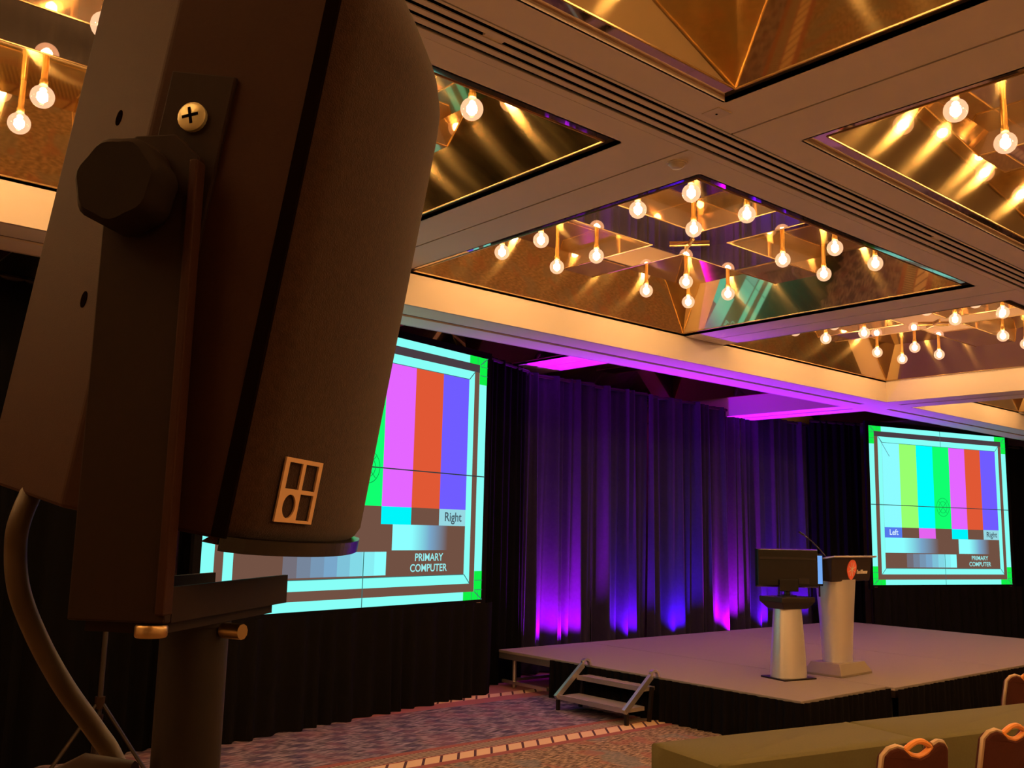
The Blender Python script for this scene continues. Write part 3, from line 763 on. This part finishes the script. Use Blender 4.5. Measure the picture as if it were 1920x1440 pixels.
# ------------------------------------------------------------------ draped tables
def table(label, x, y, rz, L, W=0.45, H=0.74, seed=1):
    t = thing('draped_table', label, 'table', (x, y, 0), rz, 'narrow classroom tables under olive cloths')
    MB().box(0.03, L - 0.03, -W + 0.03, -0.03, H - 0.03, H - 0.004).build('table_top', 'blackmetal', t)
    for px in (0.12, L - 0.12):
        for py in (-W + 0.06, -0.06): MB().bar((px, py, 0), (px, py, H - 0.03), 0.03, 0.03, (1, 0, 0)).build('leg', 'blackmetal', t)
    rnd = random.Random(seed); p0 = rnd.uniform(0, 6)
    nx, ny = 44, 14
    m = MB(); rows = []
    # closed ring of the cloth: top rim, then falling folds
    per = [(L * k / 30, 0.0, (0, 1)) for k in range(30)] + [(L, -W * k / 10, (1, 0)) for k in range(10)] + [(L - L * k / 30, -W, (0, -1)) for k in range(30)] + [(0, -W + W * k / 10, (-1, 0)) for k in range(10)]
    for zz, amp, out in ((H + 0.004, 0, -0.012), (H - 0.006, 0.0, 0.003), (H - 0.12, 0.006, 0.010), (H - 0.45, 0.014, 0.022), (0.02, 0.020, 0.03)):
        row = []
        for k, (a, b, n) in enumerate(per):
            o = out + amp * math.sin(k * 1.15 + p0) + amp * 0.6 * math.sin(k * 0.47 + 2 * p0)
            o = min(o, 0.001) if n[0] and L > 0 and False else o
            row.append((a + n[0] * o, b + n[1] * o, zz))
        rows.append(row)
    m.loft(rows, True, False)
    m.f.append(tuple(range(len(per))))
    m.build('cloth', 'cloth_green', t, True)
    return t
tdir = math.atan2(-0.56, 2.71)
c_, s_ = math.cos(tdir), math.sin(tdir)
table('olive-draped table at the lower edge, its free left corner showing', 3.50, 3.04, tdir, 1.27, seed=2)
table('olive-draped table continuing to the right edge behind the second chair', 3.50 + c_ * 1.285, 3.04 + s_ * 1.285, tdir, 1.83, seed=5)

# ------------------------------------------------------------------ banquet chairs
def chair(label, x, y, rz, top=0.90, group='burgundy banquet chairs'):
    t = thing('banquet_chair', label, 'chair', (x, y, 0), rz, group)
    # local: back plane at y=0, seat towards +y
    pr = [(-0.195, 0.50), (-0.200, 0.70), (-0.185, top - 0.035), (-0.160, top - 0.012), (-0.120, top - 0.004), (-0.085, top - 0.014), (-0.050, top - 0.040),
          (0.0, top - 0.052), (0.050, top - 0.040), (0.085, top - 0.014), (0.120, top - 0.004), (0.160, top - 0.012), (0.185, top - 0.035), (0.200, 0.70), (0.195, 0.50)]
    bend = lambda px, pz: 0.02 + 0.35 * px * px - 0.10 * (pz - 0.45)
    MB().hexa([(a, bend(a, b) - 0.018, b) for a, b in pr], [(a, bend(a, b) + 0.028, b) for a, b in pr]).build('backrest', 'burgundy', t, bevel=0.010)
    MB().tube([(a, bend(a, b), b + 0.002) for a, b in pr[0:6]], 0.011, 8).build('back_frame', 'goldframe', t, True)
    MB().tube([(a, bend(a, b), b + 0.002) for a, b in pr[9:15]], 0.011, 8).build('back_frame', 'goldframe', t, True)
    arch = [(-0.075 + 0.15 * k / 12, top - 0.018 + 0.028 * math.sin(math.pi * k / 12)) for k in range(13)]
    low = [(0.075 - 0.15 * k / 12, top - 0.022 - 0.026 * math.sin(math.pi * k / 12)) for k in range(13)]
    lp = arch + low[1:-1]
    h = MB().tube([(a, bend(a, b) - 0.004, b) for a, b in lp + lp[:2]], 0.0115, 8).build('handle', 'orangewood', t, True)
    h['label'] = 'orange wooden hand-hold loop'
    se = [(-0.21, 0.06), (0.21, 0.06), (0.225, 0.30), (0.20, 0.46), (-0.20, 0.46), (-0.225, 0.30)]
    MB().hexa([(a, b, 0.40) for a, b in se], [(a * 0.97, b, 0.47) for a, b in se]).build('seat', 'burgundy', t, bevel=0.02)
    for s in (-1, 1):
        MB().tube([(s * 0.20, 0.06, 0.0), (s * 0.198, 0.03, 0.42), (s * 0.19, bend(0.19, 0.55), 0.60)], 0.012, 8).build('leg', 'goldframe', t, True)
        MB().tube([(s * 0.205, 0.46, 0.0), (s * 0.195, 0.43, 0.41)], 0.012, 8).build('leg', 'goldframe', t, True)
    return t
chair('burgundy banquet chair at the seam of the two olive tables', 3.80, 1.95, tdir)
chair('burgundy banquet chair at the bottom right corner', 4.475, 1.86, tdir)
chair('reddish chair back cut by the right edge in front of the stage', 6.62, 2.62, tdir - 0.1, top=0.86)

# ------------------------------------------------------------------ loudspeaker in the foreground
PIV = Vector((0.1659, 0.5270, 1.8841)); ZR = R(-50.7)
sp = thing('loudspeaker', 'black loudspeaker tilted forward in the left foreground', 'loudspeaker', PIV)
sp.rotation_euler = (0, R(9), ZR)
CH, SG = 0.20, 0.022
ZB, ZT = -0.183, 0.20
def bulge(z):
    if z < 0.12: return SG
    f = (z - 0.12) / 0.08
    return max(0.002, SG - 0.034 * f * f)
def prof_cab(z):
    return [(-0.110, 0.085, z), (-0.110, 0.012 + CH - 0.073, z), (-0.002, 0.012 + CH, z), (0.058, 0.012 + CH, z), (0.095, 0.012, z), (-0.002, 0.012, z)]
MB().loft([prof_cab(ZB + 0.002), prof_cab(ZT)]).build('cabinet', 'cabinet', sp, bevel=0.002)
# foam front: bulging, rolling back towards the top, lip along the bottom
zs = [ZB - 0.001, ZB + 0.006, ZB + 0.012] + [ZB + 0.012 + (ZT - ZB - 0.012) * k / 22 for k in range(1, 23)]
rings = []
NU = 25
for kz, z in enumerate(zs):
    r = []
    ins = (0.012, 0.003, 0.0)[kz] if kz < 3 else 0.0
    b = bulge(z)
    for k in range(NU):
        u = k / (NU - 1)
        e = 1 - (2 * u - 1) ** 2
        edge = 0.004 if u in (0.0, 1.0) else 0.0
        roll = 0.03 * max(0.0, (z - 0.12) / 0.08) ** 2 * u
        r.append((max(0.062, 0.0985 + b * e ** 0.85 - ins - edge - roll), 0.013 + (CH - 0.002) * u, z))
    r += [(0.058, 0.013 + CH - 0.002, z), (0.092, 0.013, z)]
    rings.append(r)
MB().loft(rings).build('grille', 'grille', sp, True)
MB().loft([[(a + (0.001 if a > 0.09 else 0), d, z) for a, d, _ in rings[2]] for z in (ZB - 0.004, ZB + 0.004)]).build('bottom_lip', 'blackplastic', sp)
MB().box(0.0885, 0.0965, 0.0108, 0.0135, ZB + 0.003, ZT).build('groove_shade_strip', 'slot', sp)  # solid black strip painted in for the shade of the groove
# fixing holes of the slanted rear side: surface discs, blackened for the shade inside
nr = Vector((-0.073, -0.108, 0)).normalized()
for f, z in ((0.62, 0.052), (0.72, -0.063)):
    c = Vector((-0.110 + 0.108 * f, 0.085 - 0.073 * f, z)) + nr * 0.0004
    t1 = Vector((0.108, -0.073, 0)).normalized()
    MB().hexa([c + t1 * 0.0042 * math.cos(a) + Vector((0, 0, 0.0050 * math.sin(a))) for a in [2 * math.pi * k / 14 for k in range(14)]],
              [c - nr * 0.002 + t1 * 0.0042 * math.cos(a) + Vector((0, 0, 0.0050 * math.sin(a))) for a in [2 * math.pi * k / 14 for k in range(14)]]).build('hole_shade_disc', 'slot', sp)
# mounting plate with its screw
MB().box(0.006, 0.046, 0.0085, 0.012, -0.12, 0.072).build('mounting_plate', 'bracket', sp, bevel=0.001)
sc = MB().loft([[(0.026 + r * math.cos(2 * math.pi * k / 20), y, 0.045 + r * math.sin(2 * math.pi * k / 20)) for k in range(20)] for r, y in ((0.0085, 0.0085), (0.0085, 0.006), (0.0065, 0.0045))]).build('screw', 'screwmetal', sp, True)
sc['label'] = 'pale cross-head screw'
for a in (20, 110):
    c, s = math.cos(R(a)) * 0.0048, math.sin(R(a)) * 0.0048
    MB().bar((0.026 - c, 0.0044, 0.045 - s), (0.026 + c, 0.0044, 0.045 + s), 0.0016, 0.0006, (0, 1, 0)).build('screw_slot', 'slot', sc)
# badge: square frame divided in four, a round hole in one field
def surf(u, z):
    e = max(0.0, 1 - (2 * u - 1) ** 2)
    return Vector((0.0985 + bulge(z) * e ** 0.85, 0.013 + (CH - 0.002) * u, z))
U0, U1, Z0, Z1 = 0.115, 0.285, -0.168, -0.132
bA, bB = surf(U0, -0.15), surf(U1, -0.15)
bt = (bB - bA); BW = bt.length; bt.normalize(); bn = Vector((bt.y, -bt.x, 0))
BH = Z1 - Z0
def bp(x, z, o): return Vector((bA.x, bA.y, Z0)) + bt * x * BW + Vector((0, 0, z * BH)) + bn * (0.0012 + o)
bd = bpy.data.objects.new('badge', None); COL.objects.link(bd); bd.parent = sp; bd['label'] = 'small gold square badge of four fields'
def bbar(x0, x1, z0, z1):
    lo = [bp(x0, z0, 0), bp(x1, z0, 0), bp(x1, z1, 0), bp(x0, z1, 0)]; hi = [p + bn * 0.0012 for p in lo]
    MB().hexa(lo, hi).build('badge_bar', 'badge', bd)
bbar(0, 0.11, 0, 1); bbar(0.90, 1, 0, 1); bbar(0.11, 0.90, 0.93, 1); bbar(0.11, 0.90, 0, 0.045)
bbar(0.46, 0.55, 0.52, 0.93); bbar(0.11, 0.90, 0.455, 0.52)
# lower left field with the round hole
N_ = 32
outer = []; inner = []
for k in range(N_):
    a = 2 * math.pi * k / N_
    c, s = math.cos(a), math.sin(a)
    m_ = max(abs(c), abs(s))
    outer.append((0.33 + 0.22 * c / m_, 0.25 + 0.205 * s / m_)); inner.append((0.30 + 0.165 * c, 0.25 + 0.185 * s))
mm = MB(); n0 = 0
mm.v = [tuple(bp(x, z, 0.0012)) for x, z in outer] + [tuple(bp(x, z, 0.0012)) for x, z in inner] + [tuple(bp(x, z, 0)) for x, z in outer] + [tuple(bp(x, z, 0)) for x, z in inner]
for k in range(N_):
    j = (k + 1) % N_
    mm.f += [(k, j, N_ + j, N_ + k), (2 * N_ + k, 3 * N_ + k, 3 * N_ + j, 2 * N_ + j), (k, 2 * N_ + k, 2 * N_ + j, j), (N_ + k, N_ + j, 3 * N_ + j, 3 * N_ + k)]
mm.build('badge_ring', 'badge', bd)

# ------------------------------------------------------------------ stand and bracket
sd_ = thing('speaker_stand', 'black speaker stand with flat bracket arm and hand knob', 'speaker stand', (PIV.x, PIV.y, 0), ZR)
zp = PIV.z
MB().hexa([(-0.0095, -0.004, zp - 0.236), (0.045, -0.004, zp - 0.236), (0.045, -0.004, zp + 0.012), (0.030, -0.004, zp + 0.026), (0.006, -0.004, zp + 0.026), (-0.0095, -0.004, zp + 0.012)],
          [(-0.0095, 0.003, zp - 0.236), (0.045, 0.003, zp - 0.236), (0.045, 0.003, zp + 0.012), (0.030, 0.003, zp + 0.026), (0.006, 0.003, zp + 0.026), (-0.0095, 0.003, zp + 0.012)]).build('bracket_arm', 'bracket', sd_, bevel=0.001)
MB().box(0.0405, 0.0455, -0.0065, 0.003, zp - 0.232, zp + 0.010).build('arm_flange', 'cabinet', sd_, bevel=0.001)
zb_ = zp - 0.236
MB().box(-0.0095, 0.045, 0.003, 0.150, zb_, zb_ + 0.005).build('bracket_base', 'bracket', sd_)
MB().box(-0.004, 0.0395, 0.004, 0.140, zb_ - 0.006, zb_).build('base_channel', 'bracket', sd_)
for a in (-0.0095, 0.042):
    MB().box(a, a + 0.003, 0.003, 0.150, zb_ + 0.005, zb_ + 0.018).build('base_flange', 'bracket', sd_)
kn = MB().loft([[(0.012 + (r * (1 + 0.035 * math.cos(7 * 2 * math.pi * k / 42))) * math.cos(2 * math.pi * k / 42 + 0.2), y, zp - 0.009 + (r * (1 + 0.035 * math.cos(7 * 2 * math.pi * k / 42))) * math.sin(2 * math.pi * k / 42 + 0.2)) for k in range(42)]
               for r, y in ((0.0225, -0.006), (0.0245, -0.010), (0.0245, -0.026), (0.021, -0.030))]).build('hand_knob', 'knob', sd_, True)
kn['label'] = 'black star-shaped hand knob'
MB().loft([[(0.010 + r * math.cos(2 * math.pi * k / 24), y, zp + r * math.sin(2 * math.pi * k / 24)) for k in range(24)] for r, y in ((0.020, -0.004), (0.020, -0.010), (0.015, -0.012))]).build('washer', 'bracket', sd_, True)
# post and tripod
px_, py_ = 0.018, 0.080
MB().lathe([(0.0205, zb_ - 0.0065), (0.0205, zb_ - 0.009), (0.0195, zb_ - 0.010), (0.0195, 1.50)], 28, (px_, py_)).build('post', 'blackmetal', sd_, True)
MB().lathe([(0.028, 1.55), (0.030, 1.54), (0.030, 1.46), (0.026, 1.45)], 24, (px_, py_)).build('clamp_collar', 'blackplastic', sd_, True)
MB().tube([(px_ - 0.02, py_ - 0.02, 1.555), (px_ - 0.045, py_ - 0.025, 1.553), (px_ - 0.075, py_ - 0.03, 1.54)], [0.010, 0.016, 0.013], 10).build('clamp_knob', 'bracket', sd_, True)
MB().lathe([(0.0245, 1.46), (0.0245, 0.12)], 20, (px_, py_)).build('lower_tube', 'blackmetal', sd_, True)
MB().lathe([(0.036, 0.95), (0.036, 0.86)], 16, (px_, py_)).build('tripod_hub', 'blackplastic', sd_, True)
for a in (70, 190, 310):
    c, s = math.cos(R(a)), math.sin(R(a))
    MB().tube([(px_ + c * 0.03, py_ + s * 0.03, 0.90), (px_ + c * 0.55, py_ + s * 0.55, 0.015)], 0.013, 8).build('leg', 'blackmetal', sd_, True)
    MB().tube([(px_ + c * 0.02, py_ + s * 0.02, 0.30), (px_ + c * 0.32, py_ + s * 0.32, 0.40)], 0.008, 6).build('strut', 'blackmetal', sd_, True)
nut = MB().lathe([(0.0075, zb_ - 0.001), (0.0082, zb_ - 0.002), (0.0082, zb_ - 0.0062), (0.0075, zb_ - 0.0072)], 18, (0.036, 0.000)).build('thumb_nut', 'brassnut', sd_, True)
nut['label'] = 'small brass thumb nut'
MB().tube([(0.020 + px_, py_ - 0.004, zb_ - 0.011), (0.034 + px_, py_ - 0.008, zb_ - 0.011)], 0.0045, 10).build('bolt_end', 'brassnut', sd_, True)

# cable from the back of the loudspeaker
cb = thing('speaker_cable', 'thick loudspeaker cable curving down beside the stand', 'cable', (0.1515, 0.6158, 0))
pts = [(0.185, 0.640, 1.775), (0.166, 0.628, 1.735), (0.1515, 0.6158, 1.7015), (0.151, 0.6202, 1.6814), (0.1556, 0.6212, 1.6567), (0.1701, 0.6279, 1.6279), (0.1887, 0.6312, 1.5982), (0.2122, 0.6400, 1.5687), (0.2246, 0.6368, 1.5491), (0.245, 0.632, 1.50), (0.252, 0.632, 1.40), (0.255, 0.635, 0.9), (0.25, 0.64, 0.01)]
def smooth(ps, n=6):
    out = []
    P = [Vector(p) for p in ps]
    for i in range(len(P) - 1):
        a, b, c, d = P[max(i - 1, 0)], P[i], P[i + 1], P[min(i + 2, len(P) - 1)]
        for k in range(n):
            t = k / n
            out.append(0.5 * ((2 * b) + (c - a) * t + (2 * a - 5 * b + 4 * c - d) * t * t + (3 * b - a - 3 * c + d) * t ** 3))
    out.append(P[-1]); return out
MB().tube([Vector((p.x - 0.1515, p.y - 0.6158, p.z)) for p in smooth(pts)], 0.0062, 12).build('sheath', 'cable', cb, True)
MB().tube([(0.034, 0.025, 1.777), (0.024, 0.018, 1.757), (0.016, 0.0135, 1.740)], [0.009, 0.009, 0.008], 12).build('connector', 'blackplastic', cb, True)

# thin stand in the dark behind the loudspeaker stand
ls = thing('light_stand', 'thin tripod stand in the dark behind the cable', 'stand', (1.775, 5.33, 0))
MB().lathe([(0.014, 0.10), (0.014, 1.3), (0.010, 1.31), (0.010, 1.9)], 10).build('pole', 'blackmetal', ls, True)
MB().lathe([(0.026, 0.72), (0.026, 0.78)], 10).build('hub', 'bracket', ls, True)
MB().lathe([(0.024, 0.66), (0.024, 0.69)], 10).build('collar', 'bracket', ls, True)
for a in (-45, 75, 195):
    c, s = math.cos(R(a)), math.sin(R(a))
    MB().tube([(c * 0.02, s * 0.02, 0.74), (c * 0.60, s * 0.60, 0.01)], 0.010, 6).build('leg', 'blackmetal', ls, True)
    MB().tube([(c * 0.02, s * 0.02, 0.20), (c * 0.32, s * 0.32, 0.36)], 0.007, 6).build('strut', 'blackmetal', ls, True)
